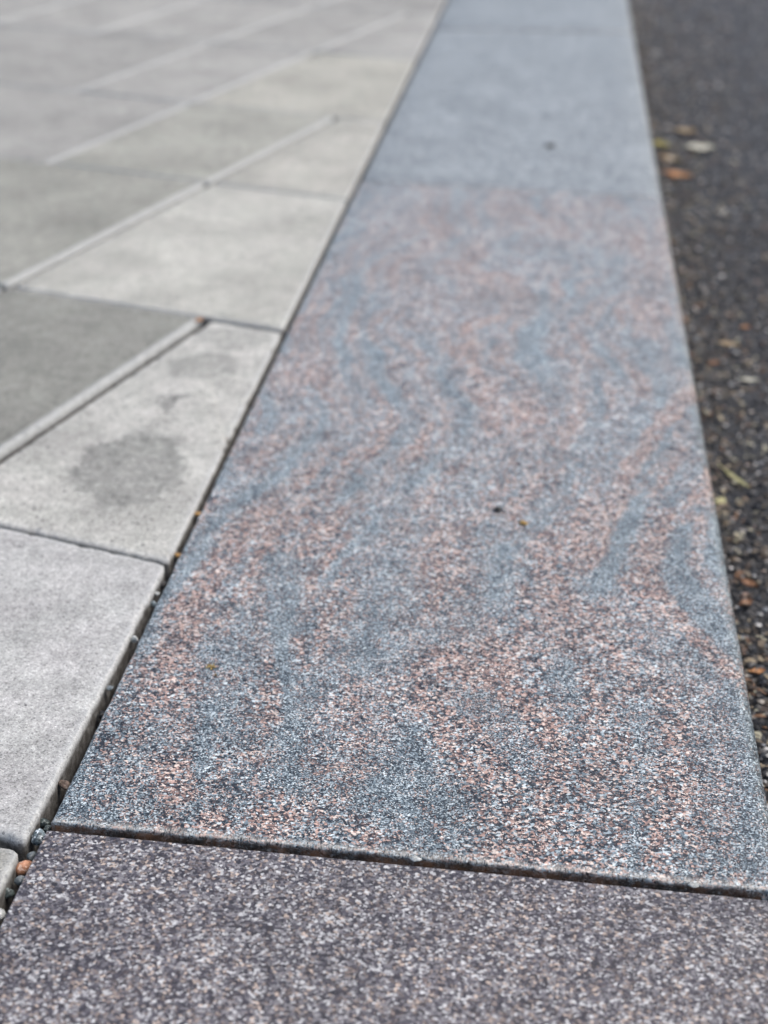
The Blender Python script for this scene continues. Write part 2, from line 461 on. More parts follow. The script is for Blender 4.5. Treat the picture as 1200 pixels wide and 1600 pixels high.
def veins(px, py):
    """folded gneiss banding: share of pink feldspar and of fine blue-grey mineral"""
    v = Vector((px, py, 0))
    far_ = sstep(.95, 1.25, py)
    wx = px + (0.0025 + .008 * far_) * noise.noise(v * 26) + 0.0015 * noise.noise(v * 120)
    wy = py + (0.006 + .012 * far_) * noise.noise(v * 18 + Vector((5, 3, 1))) + 0.003 * noise.noise(v * 90 + Vector((9, 3, 1)))
    phi = flow(px, py)
    f = (noise.noise(Vector((phi * 46, py * 2.5, 1.5))) * .75 + noise.noise(Vector((phi * 118, py * 5, 6.5))) * 1.1
         + noise.noise(Vector((phi * 260, py * 12, 9.5))) * .6 + .35 * noise.noise(v * 14) + .05)
    pk, b = max(0, min(1, f * 1.5)), max(0, min(1, -f * 1.5 - .02))
    for pts, w_, a in BLUE:
        if w_ >= .03: a *= .4
        elif w_ >= .016: a *= .62
        d = seg_dist(wx, wy, pts) / w_
        if d < 1.3:
            k = a * (1 - sstep(.7, 1.3, d))
            b = b + (1 - b) * k; pk *= 1 - k
    for pts, w_, a in PINK:
        if w_ >= .03: a *= .4
        elif w_ >= .016: a *= .62
        d = seg_dist(wx, wy, pts) / w_
        if d < 1.3:
            k = a * (1 - sstep(.7, 1.3, d))
            if w_ > .012: k *= .75
            pk = pk + (1 - pk) * k; b *= 1 - k
    return pk, b

def edge_steps(r, n=7):
    return [r * (1 - math.cos(math.pi / 2 * i / n)) for i in range(n + 1)]
def kerbstone(y0f, y1f, mat, radii, step=0.006, banded=False, rough_front=0.0, dz=0.0, label=None, parent=None, far=False):
    """one long stone: flat sawn top rounded over to its four sides (radii: left, right, front, back)"""
    rl, rr, rf, rb = radii
    W = R_EDGE - L_EDGE
    def coords(a, b, ra, rb_, step):
        n = 2 if far else 7
        lo = [a + e for e in edge_steps(ra, n)]
        hi = [b - e for e in edge_steps(rb_, n)][::-1]
        m = max(1, int((hi[0] - lo[-1]) / step))
        mid = [lo[-1] + (hi[0] - lo[-1]) * i / m for i in range(1, m)]
        return lo + mid + hi
    def fall(e, r):
        return 0.0 if e >= r else r - math.sqrt(max(0, r * r - (r - e) ** 2))
    xs = coords(L_EDGE, R_EDGE, rl, rr, step)
    ymid0, ymid1 = y0f(0), y1f(0)
    ys = coords(0, ymid1 - ymid0, rf, rb, step)
    T = ymid1 - ymid0
    vs, pk, bl, bz = [], [], [], []
    nx, ny = len(xs), len(ys)
    for j, yy in enumerate(ys):
        for i, x in enumerate(xs):
            a, b = y0f(x), y1f(x)
            # keep the edge profile undistorted, stretch only between
            k_ = max(0, min(1, (yy - .1 * T) / (.8 * T))); k_ = k_ * k_ * (3 - 2 * k_)
            y = (a + yy) * (1 - k_) + (b - (T - yy)) * k_
            z = -max(fall(x - L_EDGE, rl), fall(R_EDGE - x, rr), 0) - max(fall(yy, rf), fall(T - yy, rb), 0)
            z = max(z, -0.011)
            v = Vector((x, y, 0))
            if rough_front and yy < 0.010:
                k = 1 - yy / 0.010
                y += rough_front * k * (noise.noise(v * 260) + .6 * noise.noise(v * 700))
                z -= rough_front * k * abs(noise.noise(v * 340 + Vector((3, 1, 8)))) * 1.3
            if x > R_EDGE - 0.016: z -= 0.0006 * (1 + noise.noise(v * 160)) * (1 - (R_EDGE - x) / 0.016)
            if x < L_EDGE + 0.006:
                x2 = x + 0.0007 * noise.noise(v * 130)
            else: x2 = x
            vs.append((x2, y, z + dz))
            if banded:
                q = veins(x, y); pk.append(q[0]); bl.append(q[1]); bz.append(max(0, 1 - abs(yy - .0008) / .0024))
    fs = [(j * nx + i, j * nx + i + 1, (j + 1) * nx + i + 1, (j + 1) * nx + i) for j in range(ny - 1) for i in range(nx - 1)]
    # sides, with a few rows so the front face carries its own roughness
    ring = list(range(nx)) + [j * nx + nx - 1 for j in range(1, ny)] + [(ny - 1) * nx + i for i in range(nx - 2, -1, -1)] + [j * nx for j in range(ny - 2, 0, -1)]
    prev = ring
    for zz in (-0.013, -0.018, -0.026, -0.15):
        base = len(vs)
        for r_ in ring:
            x, y, z = vs[r_]
            jit = rough_front * 0.9 * noise.noise(Vector((x, y, zz)) * 300) if (rough_front and zz > -0.1 and r_ < nx) else 0
            vs.append((x, y + jit, zz + dz))
            if banded: pk.append(pk[r_]); bl.append(bl[r_]); bz.append(0.0)
        cur = [base + k for k in range(len(ring))]
        n = len(ring)
        fs += [(prev[k], cur[k], cur[(k + 1) % n], prev[(k + 1) % n]) for k in range(n)]
        prev = cur
    o = link_mesh('kerbstone', vs, fs, mat, parent, {'pink': pk, 'blue': bl, 'bruise': bz} if banded else None)
    if label: o['label'] = label
    return o
kerb = empty('granite_kerb', (0, 0, 0))
tag(kerb, 'broad flush granite kerb of long sawn stones between the paving and the asphalt', 'kerb')
J1 = lambda x: 0.568 - 0.025 * x
J2 = lambda x: 1.786 - 0.085 * x
J3 = lambda x: 2.872 + 0.01 * x
G_ = 0.0
kerbstone(lambda x: -0.64, lambda x: J1(x) - 0.0045, M_PLUM, (.0012, .009, .002, .0008), step=0.02, dz=0.0, parent=kerb,
          label='plum grey speckled kerbstone nearest the camera')
kerbstone(lambda x: J1(x) + 0.0022, lambda x: J2(x) - 0.003, M_BANDED, (.0025, .010, .0014, .003), step=0.0038, banded=True,
          rough_front=0.0009, dz=0.0004, parent=kerb, label='pink and blue banded kerbstone with swirling folds')
kerbstone(lambda x: J2(x) + 0.002, lambda x: J3(x) - 0.003, M_BLUE, (.003, .010, .004, .003), step=0.03, dz=-0.0008, parent=kerb, far=True,
          label='plain blue grey kerbstone beyond the banded one')
for k in range(5):
    a = 2.875 + 1.2 * k
    kerbstone((lambda a: lambda x: a + 0.01 * x)(a), (lambda a: lambda x: a + 1.194 + 0.01 * x)(a), M_BLUE,
              (.003, .010, .004, .003), step=0.06, dz=0.0004, parent=kerb, far=True)

# ------------------------------------------------------------------ the concrete paving
U = (0.2820, 0.9594)                    # along the long joints
N = (0.9594, -0.2820)                   # across them
def w2(n, t): return (n * N[0] + t * U[0], n * N[1] + t * U[1])
COLS = [-0.445, -0.678, -0.908, -1.146, -1.352, -1.600] + [-1.600 - 0.235 * k for k in range(1, 12)]
ROWS = [-0.40, 0.035, 0.463, 0.741, 1.164, 1.583, 1.962, 2.395, 2.82, 3.24] + [3.24 + 0.42 * k for k in range(1, 9)]
KX = L_EDGE - 0.0056
bed = sheet('pavement', axis([-40, (-4.5, 9), (-0.9, .2), (-0.2, .05)]), axis([-20, (-0.6, 4), (8, .2), (40, 8)]),
            lambda x, y: -0.030, M_SAND, smooth=False)
tag(bed, kind='structure')

def clip(poly, a, b, c, tagv):
    """keep a*x+b*y<=c; poly = [(x, y, tag of the edge leaving this vertex)]"""
    out = []
    for i, (x, y, tg) in enumerate(poly):
        x2, y2, _ = poly[(i + 1) % len(poly)]
        d1, d2 = a * x + b * y - c, a * x2 + b * y2 - c
        if d1 <= 0:
            out.append((x, y, tg))
            if d2 > 0:
                u = d1 / (d1 - d2); out.append((x + (x2 - x) * u, y + (y2 - y) * u, tagv))
        elif d2 <= 0:
            u = d1 / (d1 - d2); out.append((x + (x2 - x) * u, y + (y2 - y) * u, tg))
    return out
def inset(poly, ds):
    """each edge moved inwards by its own distance"""
    n = len(poly); lines = []
    for i in range(n):
        x, y, _ = poly[i]; x2, y2, _ = poly[(i + 1) % n]
        L = math.hypot(x2 - x, y2 - y); nx_, ny_ = -(y2 - y) / L, (x2 - x) / L
        lines.append((nx_, ny_, nx_ * x + ny_ * y + ds[i]))
    pts = []
    for i in range(n):
        a1, b1, c1 = lines[i - 1]; a2, b2, c2 = lines[i]
        det = a1 * b2 - a2 * b1
        pts.append(((c1 * b2 - c2 * b1) / det, (a1 * c2 - a2 * c1) / det))
    return pts
BEV = {'front': .0034, 'side': .0046, 'back': .0013, 'left': .0016, 'kerb': .0016}
def slab(n0, n1, t0, t1, color, mat, step=0.02, dz=0.0, rough=1.0, tilt=0.0, rimk=1.0):
    """one cast slab: cell n0..n1 by t0..t1 cut off along the kerb, arrises worn and chipped"""
    gl, gs = 0.0046, 0.0034
    c = [(*w2(n0 + gl, t0 + gs), 'front'), (*w2(n1 - gl, t0 + gs), 'side'), (*w2(n1 - gl, t1 - gs), 'back'), (*w2(n0 + gl, t1 - gs), 'left')]
    tp = 0.011 if t1 < .75 and t0 > .4 else 0.0       # the slab nearest the corner stands slightly askew
    c = clip(c, 1, -tp, KX - tp * .85 - (.0032 if t1 < .47 else 0), 'kerb')
    if len(c) < 3: return None
    # drop sliver corners
    c = [p for i, p in enumerate(c) if math.hypot(p[0] - c[i - 1][0], p[1] - c[i - 1][1]) > 0.004]
    n = len(c)
    if n < 3: return None
    area = 0.5 * sum(c[i][0] * c[(i + 1) % n][1] - c[(i + 1) % n][0] * c[i][1] for i in range(n))
    if area < 0.003: return None
    bev = [BEV[p[2]] for p in c]
    bvz = [{'side': .42}.get(p[2], 1.0) for p in c]
    prof = [(-0.05, 0.0, 0.5), (-0.024, 0.0, 0.6), (-1.0, 0.0, 1.0), (-0.42, 0.30, 1.0), (-0.10, 0.68, 0.9), (0.0, 1.0, 0.6), ('in', .004, 0.0)]
    if area > .03 and min(math.hypot(c[i][0] - c[i - 1][0], c[i][1] - c[i - 1][1]) for i in range(n)) > .09: prof += [('in', .012, 0.0), ('in', .026, 0.0)]
    vs, at, gm, rm, rings = [], [], [], [], []
    cx = sum(p[0] for p in c) / n; cy = sum(p[1] for p in c) / n
    segs = []
    for i in range(n):
        L = math.hypot(c[(i + 1) % n][0] - c[i][0], c[(i + 1) % n][1] - c[i][1])
        segs.append(max(2, int(L / step)))
    for pr in prof:
        if pr[0] == 'in': ds = [b + pr[1] for b in bev]
        else: ds = [b * pr[1] for b in bev]
        ip = inset(c, ds)
        ring = []
        for i in range(n):
            a, b = ip[i], ip[(i + 1) % n]
            ex, ey = c[(i + 1) % n][0] - c[i][0], c[(i + 1) % n][1] - c[i][1]
            L = math.hypot(ex, ey); ix, iy = -ey / L, ex / L
            bprev, bnext = bev[i - 1], bev[(i + 1) % n]
            for s in range(segs[i]):
                u = s / segs[i]
                x, y = a[0] + (b[0] - a[0]) * u, a[1] + (b[1] - a[1]) * u
                dl, dr = u * L, (1 - u) * L
                kl, kr = max(0, 1 - dl / .012), max(0, 1 - dr / .012)
                bb = bev[i] * (1 - .5 * kl - .5 * kr) + bprev * .5 * kl + bnext * .5 * kr
                z = 0.0 if pr[0] == 'in' else (pr[0] if pr[0] > -0.06 and pr[1] == 0 else pr[0] * bb * (bvz[i] + (1 - bvz[i]) * max(kl, kr)))
                if pr[0] != 'in':
                    corner = min(1, min(dl, dr) / .004)
                    v = Vector((x, y, z)) 
                    base = Vector((c[i][0] + ex * u, c[i][1] + ey * u, 0))
                    j = noise.noise(base * 170) * .6 + noise.noise(base * 420) * .5 + .3 * noise.noise(v * 900)
                    chip = max(0, noise.noise(base * 75 + Vector((2, 9, 4))) - .28) * 4
                    amp = (0.0005 + 0.06 * bb) * rough * pr[2] * corner
                    m_ = amp * (j + chip)
                    x += ix * m_; y += iy * m_
                    if pr[1] > 0: z -= amp * .5 * (abs(j) + chip)
                    # rounded corners
                    kk = max(0, 1 - min(dl, dr) / .006) ** 2 * .0016
                    sgn = (cx - x, cy - y); sl = math.hypot(*sgn)
                    x += sgn[0] / sl * kk; y += sgn[1] / sl * kk
                z += dz + tilt * (y - cy) 
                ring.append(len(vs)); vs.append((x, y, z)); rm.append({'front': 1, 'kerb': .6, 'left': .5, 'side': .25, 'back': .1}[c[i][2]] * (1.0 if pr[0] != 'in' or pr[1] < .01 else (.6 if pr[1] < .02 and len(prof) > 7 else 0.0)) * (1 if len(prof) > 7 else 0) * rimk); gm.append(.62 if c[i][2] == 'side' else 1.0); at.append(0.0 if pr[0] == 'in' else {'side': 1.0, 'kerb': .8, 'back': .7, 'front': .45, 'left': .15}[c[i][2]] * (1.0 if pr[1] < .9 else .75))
        rings.append(ring)
    fs = []
    for r0, r1 in zip(rings, rings[1:]):
        m = len(r0)
        fs += [(r0[k], r0[(k + 1) % m], r1[(k + 1) % m], r1[k]) for k in range(m)]
    fs.append(tuple(rings[-1]))
    o = link_mesh('paving_slab', vs, fs, mat, bed, {'edge': at, 'grime_shade': gm, 'rim': rm})
    o.color = (*color, 1)
    return o

rng = random.Random(3)
NEAR = (0.445, 0.452, 0.44)
for ri in range(len(ROWS) - 1):
    t0, t1 = ROWS[ri], ROWS[ri + 1]
    near = ri < 7
    # long joints met by the kerb inside this row are left out, so the last slab reaches the kerb
    js = [n for n in COLS if n * N[0] + t1 * U[0] < L_EDGE - 0.02]
    if ri == 2: js = [n for n in COLS if n < -0.6]
    if ri == 4: js.remove(-1.146)
    if ri == 5: js.remove(-1.352)
    if ri == 6: js.remove(-1.600)
    js = [1.2] + js
    for k in range(len(js) - 1):
        n1, n0 = js[k], js[k + 1]
        if n0 < -3.9: continue
        g = 0.34 * (1 + rng.uniform(-.07, .07))
        col = (g * 1.0, g * 1.005, g * 0.94)
        mat, dz, rgh = M_CONC, rng.uniform(-.0006, .0006), 1.0
        if ri == 2 and k == 0: col, dz, rgh = NEAR, 0.0010, 1.2
        if ri == 1 and k == 0: col = (0.33, 0.33, 0.30)
        if ri == 3 and k == 0: col, mat, dz, rgh = (0.47, 0.475, 0.44), M_STAINED, -0.0012, 2.3
        if ri == 3 and k == 1: col, dz = (0.250, 0.255, 0.228), 0.0012
        if ri == 4 and k == 0: col, dz = (0.47, 0.475, 0.43), 0.0
        if ri == 4 and k == 1: col, dz = (0.30, 0.305, 0.27), 0.0014
        if ri == 5 and k == 0: col, dz = (0.43, 0.43, 0.385), 0.0
        if ri == 5 and k == 1: col, dz = (0.34, 0.345, 0.305), 0.0012
        if ri == 6 and k == 0: col, dz = (0.41, 0.41, 0.36), 0.0
        st = 0.0022 if ri in (1, 2, 3) and k < 2 else (0.006 if ri < 6 and k < 3 else 0.05)
        slab(n0, n1, t0, t1, col, mat, st, dz, rgh if st < .04 else 0, rimk=.25 if ri == 2 else 1.0)

# ------------------------------------------------------------------ loose things: builders
def blob_bm(bm, loc, size, seed, sub=2, squash=(1, 1, .75), rough=.22, rot=0, facet=0.0):
    r = random.Random(seed)
    res = bmesh.ops.create_icosphere(bm, subdivisions=sub, radius=1.0)
    off = Vector((r.uniform(0, 50), r.uniform(0, 50), r.uniform(0, 50)))
    M = Matrix.Rotation(rot, 3, 'Z')
    for v in res['verts']:
        d = v.co.normalized()
        k = 1 + rough * noise.noise(d * 1.4 + off) + rough * .5 * noise.noise(d * 3.1 + off)
        if facet:
            for q in range(5):
                ax = Vector((math.sin(q * 2.1 + seed), math.cos(q * 1.7 + seed * 2), math.sin(q * 3.3 + seed * .7))).normalized()
                h_ = 0.72 + .1 * math.sin(q + seed)
                dd = d.dot(ax)
                if dd * k > h_: k = h_ / dd
        c = d * k
        c = M @ Vector((c.x * squash[0], c.y * squash[1], c.z * squash[2]))
        v.co = c * size
        v.co += Vector(loc)
def bm_obj(name, bm, mat, parent=None, smooth=True):
    me = bpy.data.meshes.new(name); bm.to_mesh(me); bm.free()
    me.polygons.foreach_set('use_smooth', [smooth] * len(me.polygons))
    me.materials.append(mat)
    o = bpy.data.objects.new(name, me); C.objects.link(o)
    if parent: o.parent = parent
    return o
def pebble(x, y, z, r, mat, label, seed, squash=(1, 1, .8), facet=0, rot=0, name='pebble', group='pebbles caught in the joints'):
    bm = bmesh.new()
    blob_bm(bm, (0, 0, 0), r, seed, 3, squash, .2, rot, facet)
    o = bm_obj(name, bm, mat)
    o.location = (x, y, z)
    tag(o, label, 'pebble', group)
    return o

P_DARK = stone_mat('dark_green_stone', (0.035, 0.05, 0.05), (0.08, 0.105, 0.10), (0.22, 0.26, 0.25), .5)
P_GREY = stone_mat('blue_grey_stone', (0.11, 0.14, 0.15), (0.17, 0.20, 0.21), (0.24, 0.27, 0.28), .6)
P_SPECK = stone_mat('speckled_stone', (0.05, 0.07, 0.08), (0.16, 0.21, 0.23), (0.55, 0.62, 0.65), .45)
P_ORANGE = stone_mat('orange_stone', (0.42, 0.20, 0.11), (0.58, 0.30, 0.18), (0.72, 0.50, 0.38), .5, 700)
P_PALE = stone_mat('pale_stone', (0.34, 0.37, 0.36), (0.46, 0.48, 0.46), (0.6, 0.62, 0.6), .6)
P_BLACK = stone_mat('black_stone', (0.012, 0.013, 0.014), (0.03, 0.03, 0.032), (0.06, 0.06, 0.06), .4)
P_BROWN = stone_mat('brown_stone', (0.10, 0.07, 0.05), (0.17, 0.12, 0.09), (0.25, 0.2, 0.16), .6)
JX = L_EDGE - 0.0036
PEB = [
 (-.2448, .5690, -.0050, .0036, P_SPECK, 'large dark speckled pebble in the joint beside the plum kerbstone corner', (.9, 1.1, .9), 0),
 (-.2455, .5585, -.0085, .0022, P_GREY, 'small round blue grey pebble between the speckled and the orange pebble', (1, 1, .9), 0),
 (-.2462, .5485, -.0075, .0034, P_ORANGE, 'orange pebble wedged in the joint at the lower left', (.85, 1.15, .9), 0),
 (-.2447, .5390, -.0070, .0022, P_GREY, 'smooth grey pebble just in front of the orange pebble', (1.15, .9, .9), 0),
 (-.2490, .5310, -.0085, .0030, P_DARK, 'dark mottled pebble low in the joint at the left frame edge', (.9, 1.1, .9), .6),
 (-.2462, .5130, -.0055, .0026, P_PALE, 'pale bluish pebble nearest the bottom left corner', (1, 1.2, .8), 0),
 (-.2468, .5835, -.0080, .0025, P_DARK, 'dark green pebble left of the banded kerbstone corner', (.9, 1.2, 1), .5),
 (-.2437, .5785, -.0075, .0022, P_DARK, 'small dark pebble touching the banded kerbstone corner', (1, 1, 1), .5),
 (-.2452, .6120, -.0050, .0031, P_BROWN, 'brown grey chip jammed in the joint just above the corner pebbles', (.8, 1.5, .9), .8),
 (-.2452, .7000, -.0020, .0021, P_GREY, 'flat topped grey chip sitting alone midway up the kerb joint', (1.1, 1.1, .6), .9),
 (-.2455, .6820, -.0085, .0027, P_BLACK, 'black stone sunk in the joint below the flat grey chip', (.9, 1.2, 1), .8),
 (-.2452, .7540, -.0030, .0022, P_PALE, 'pale angular chip in the kerb joint above the flat grey chip', (.9, 1.2, 1), .9),
 (-.2450, .8100, -.0030, .0019, P_PALE, 'upper chip of the pair near the slab corner', (1.1, .9, .7), .9),
 (-.2455, .8010, -.0060, .0024, P_SPECK, 'lower chip of the pair near the slab corner', (.8, 1.3, 1), .9),
 (-.2455, .8270, -.0065, .0027, P_BLACK, 'dark crumb in the joint just below the slab corner', (.9, 1.2, 1), .6),
 (-.2645, .8462, -.0045, .0030, P_BLACK, 'dark lump in the cross joint behind the light grey slab', (1.5, .8, .8), .5),
]
for i, (x, y, z, r, m, lab, sq, fc) in enumerate(PEB):
    if i < 8: r *= 1.18; x -= .0007
    pebble(x, y, z, r, m, lab, 11 + i, sq, fc, rot=i * 1.3)
pebble(-.0507, .5695, .0002, .0022, P_PALE, 'whitish crumb lying across the joint between the two nearest kerbstones', 51, (1.4, .8, .6), .8)
pebble(.0857, .5662, .0002, .0020, P_PALE, 'whitish crumb near the right hand end of the joint between kerbstones', 52, (1.5, .8, .6), .8)
# seeds and leaf crumbs lodged in the kerb joint
SEED = leaf_mat('amber_seed', (0.26, 0.14, 0.04), (0.46, 0.28, 0.09), .5)
def seed_husk(x, y, z, r, lab, seed, mat=SEED):
    bm = bmesh.new()
    blob_bm(bm, (0, 0, 0), r, seed, 2, (1.0, 1.5, .6), .25, seed * .9)
    blob_bm(bm, (r * .9, r * .5, r * .2), r * .45, seed + 3, 1, (1, 1.6, .5), .25, seed * 1.9)
    o = bm_obj('seed_husk', bm, mat)
    o.location = (x, y, z)
    tag(o, lab, 'seed', 'seed husks lying on the stones and in the joints')
    return o
seed_husk(-.2445, .8640, -.0045, .0022, 'amber seed husk in the kerb joint beside the slab corner', 1)
seed_husk(-.2448, .9250, -.0045, .0024, 'yellow seed husk in the kerb joint further up beside the stained slab', 2)

# loose grit filling the joints (uncountable)
def grit(name, spots, mat, tones, lab=None):
    verts, faces, cols = [], [], []
    for (x, y, z, s) in spots:
        b = len(verts)
        a = rng.uniform(0, 6.28)
        ax = s * rng.uniform(.7, 1.3); ay = s * rng.uniform(.6, 1.0); az = s * rng.uniform(.4, .8)
        pts = [(1, 0, 0), (.3, .95, .1), (-.8, .6, -.1), (-.9, -.5, .1), (.2, -1, -.05), (.1, .1, 1), (0, 0, -1)]
        for (u, v, w_) in pts:
            u *= rng.uniform(.75, 1.2); v *= rng.uniform(.75, 1.2); w_ *= rng.uniform(.8, 1.2)
            verts.append((x + (u * ax) * math.cos(a) - v * ay * math.sin(a), y + u * ax * math.sin(a) + v * ay * math.cos(a), z + w_ * az))
        for k in range(5):
            faces.append((b + k, b + (k + 1) % 5, b + 5)); faces.append((b + (k + 1) % 5, b + k, b + 6))
        cols += [rng.choice(tones)] * 7
    me = bpy.data.meshes.new(name); me.from_pydata(verts, [], faces); me.update()
    ca = me.color_attributes.new('tone', 'FLOAT_COLOR', 'POINT')
    flat = []
    for c in cols: flat += [c[0], c[1], c[2], 1]
    ca.data.foreach_set('color', flat)
    me.materials.append(mat)
    o = bpy.data.objects.new(name, me); C.objects.link(o)
    tag(o, kind='stuff')
    return o
spots = []
for _ in range(1500):
    y = 0.40 + 2.4 * rng.random() ** 1.5
    spots.append((rng.uniform(KX + .0004, L_EDGE - .0004), y, -.0290 + rng.random() ** 2.2 * .012, rng.uniform(.0006, .0018)))
for (n_, ta, tb) in ((-.678, .741, 1.164), (-.908, 1.164, 1.962), (-1.146, 1.583, 2.82)):
    for _ in range(320):
        x, y = w2(n_ + rng.uniform(-.0024, .0024), rng.uniform(ta, tb))
        spots.append((x, y, -.0290 + rng.random() ** 2 * .016, rng.uniform(.0007, .0018)))
for t_ in (.741, 1.164, 1.583):
    for _ in range(200):
        x, y = w2(rng.uniform(-.7, -.44), t_ + rng.uniform(-.0018, .0018))
        if x < KX: spots.append((x, y, -.0290 + rng.random() ** 2 * .012, rng.uniform(.0006, .0014)))
g1 = grit('joint_grit', spots, M_CHIP, [(.07, .066, .06), (.11, .10, .09), (.04, .038, .035), (.2, .19, .17), (.07, .045, .03), (.02, .02, .02)])
tag(g1, 'grey grit filling the joints between slabs and kerb', 'grit')

# thin bed of dark earth in the joints of the kerb
js = []
for jf in (J1, J2, J3):
    js.append(jf)
vs, fs = [], []
for jf in js:
    b = len(vs)
    for i in range(41):
        x = L_EDGE + .004 + (R_EDGE - L_EDGE - .016) * i / 40
        for o_ in (-.006, .006):
            vs.append((x, jf(x) + o_, -.017 + .0015 * noise.noise(Vector((x * 90, o_ * 90, 1)))))
    fs += [(b + 2 * i, b + 2 * i + 2, b + 2 * i + 3, b + 2 * i + 1) for i in range(40)]
link_mesh('joint_soil', vs, fs, M_SOIL, kerb)

# ------------------------------------------------------------------ crumbs on the kerb
MOSS = leaf_mat('yellow_moss', (0.26, 0.18, 0.05), (0.58, 0.44, 0.16), .8)
bm = bmesh.new()
for i in range(26):
    a, d = rng.uniform(0, 6.28), rng.random() ** .7 * .0030
    blob_bm(bm, (d * math.cos(a), d * math.sin(a) * 1.5, rng.uniform(.0002, .0016)), rng.uniform(.0003, .0008), i, 1, (1.6, .6, .5), .3, a)
o = bm_obj('dried_moss', bm, MOSS); o.location = (-.1895, .7237, .0006)
tag(o, 'tiny tuft of yellow dried moss lying on the banded kerbstone', 'moss')
bm = bmesh.new()
for i in range(10):
    a, d = rng.uniform(0, 6.28), rng.random() * .0016
    blob_bm(bm, (d * math.cos(a), d * math.sin(a), .0003), rng.uniform(.0003, .0006), 40 + i, 1, (1.6, .6, .4), .3, a)
o = bm_obj('moss_crumb', bm, leaf_mat('brown_moss', (0.10, .08, .04), (.2, .15, .07), .8)); o.location = (-.1855, .7165, .0006)
tag(o, 'brown crumb just below the yellow moss tuft', 'moss')
bm = bmesh.new()
blob_bm(bm, (0, 0, .0016), .0034, 77, 2, (1, .7, .75), .3, .4, .8)
o = bm_obj('dark_chip', bm, P_BLACK); o.location = (-.0282, .9449, .0006)
tag(o, 'small dark chip on the banded kerbstone', 'stone chip')
bm = bmesh.new()
blob_bm(bm, (0, 0, .0009), .0031, 78, 2, (1.1, .7, .4), .3, -.4)
o = bm_obj('amber_flake', bm, leaf_mat('amber_flake', (.18, .11, .03), (.42, .27, .07), .6)); o.location = (-.0092, .9276, .0006)
tag(o, 'amber bud scale beside the dark chip on the banded kerbstone', 'bud scale')
bm = bmesh.new()
blob_bm(bm, (0, 0, .0018), .0062, 79, 2, (1.2, .8, .35), .3, .3)
o = bm_obj('dead_leaf_scrap', bm, leaf_mat('dark_scrap', (.05, .05, .045), (.10, .10, .09), .7)); o.location = (-.0094, 2.0085, -.0008)
tag(o, 'dark scrap on the plain blue grey kerbstone', 'leaf scrap')

# ------------------------------------------------------------------ leaves
def leaf(x, y, z, length, width, rot, mat, lab, curl=.25, seed=0, stalk=.25, group='fallen leaves on the asphalt', pitch=0.0):
    r = random.Random(seed)
    nl, nw = 12, 6
    top = []
    for i in range(nl + 1):
        u = i / nl
        half = width / 2 * (math.sin(math.pi * u ** .85) ** .75) * (1 + .08 * math.sin(u * 19 + seed))
        for j in range(nw + 1):
            v = -1 + 2 * j / nw
            zz = curl * width * (abs(v) ** 1.4) * .5 + curl * length * .35 * (u - .5) ** 2 * 2 + .03 * width * math.sin(u * 14 + v * 3 + seed) + .0009
            top.append(((u - .5) * length, v * half, zz))
    th = 0.0005
    vs = top + [(a, b, c - th) for a, b, c in top]
    m = len(top); W_ = nw + 1
    fs = []
    for i in range(nl):
        for j in range(nw):
            q = (i * W_ + j, (i + 1) * W_ + j, (i + 1) * W_ + j + 1, i * W_ + j + 1)
            fs.append(q[::-1]); fs.append(tuple(k + m for k in q))
    for i in range(nl):
        for j in (0, nw):
            a, b = i * W_ + j, (i + 1) * W_ + j
            fs.append((a, b, b + m, a + m))
    o = empty('fallen_leaf', (x, y, z))
    o.rotation_euler = (pitch, 0, rot)
    tag(o, lab, 'leaf', group)
    link_mesh('leaf_blade', vs, fs, mat, o)
    # midrib and stalk
    sv, sf = [], []
    for i in range(9):
        u = -stalk + (1 + stalk * .8) * i / 8
        rr = .0007 * (1.2 - i / 9)
        zc = .0011 + curl * length * .35 * (u - .5) ** 2 * 2
        for k in range(5):
            a = k * 2 * math.pi / 5
            sv.append(((u - .5) * length, rr * math.cos(a), zc + rr * math.sin(a)))
    for i in range(8):
        for k in range(5):
            sf.append((i * 5 + k, i * 5 + (k + 1) % 5, i * 5 + 5 + (k + 1) % 5, i * 5 + 5 + k))
    sf.append((4, 3, 2, 1, 0)); sf.append((40, 41, 42, 43, 44))
    link_mesh('leaf_stalk', sv, sf, mat, o)
    return o
L_PALE = leaf_mat('pale_leaf', (.50, .50, .42), (.62, .60, .48))
L_ORANGE = leaf_mat('orange_leaf', (.36, .17, .07), (.50, .27, .12))
L_YEL = leaf_mat('yellow_leaf', (.36, .33, .10), (.50, .44, .16))
L_TAN = leaf_mat('tan_leaf', (.30, .22, .12), (.42, .33, .2))
L_RUST = leaf_mat('rust_leaf', (.13, .065, .035), (.26, .14, .075))
L_GREEN = leaf_mat('yellow_green_blade', (.36, .36, .17), (.50, .48, .27))
za = ASPH_Z + .003
leaf(.2205, 2.3213, za, .046, .030, .15, L_PALE, 'pale cream leaf with a yellow tip on the far asphalt', seed=1)
leaf(.177, 2.158, za, .042, .026, -.5, L_ORANGE, 'bright orange leaf on the far asphalt beside the kerb', seed=2)
leaf(.162, 2.335, za, .034, .022, -1.1, L_YEL, 'yellow leaf touching the kerb beyond the bright orange leaf', seed=3)
leaf(.172, 2.250, za, .040, .024, -.8, L_TAN, 'tan leaf between the yellow and the orange leaf', seed=4)
leaf(.205, 2.43, za, .035, .024, .1, L_TAN, 'dull brown leaf just beyond the pale cream leaf', seed=14)
leaf(.2141, 1.5477, za, .010, .008, .4, L_ORANGE, 'small orange leaf scrap halfway along the asphalt', seed=5)
leaf(.1922, 1.4923, za, .022, .012, -.3, L_TAN, 'tan leaf scrap in front of the small orange one', seed=6)
leaf(.1715, 1.440, za, .013, .009, .8, L_RUST, 'rusty leaf scrap near the kerb halfway along', seed=7)
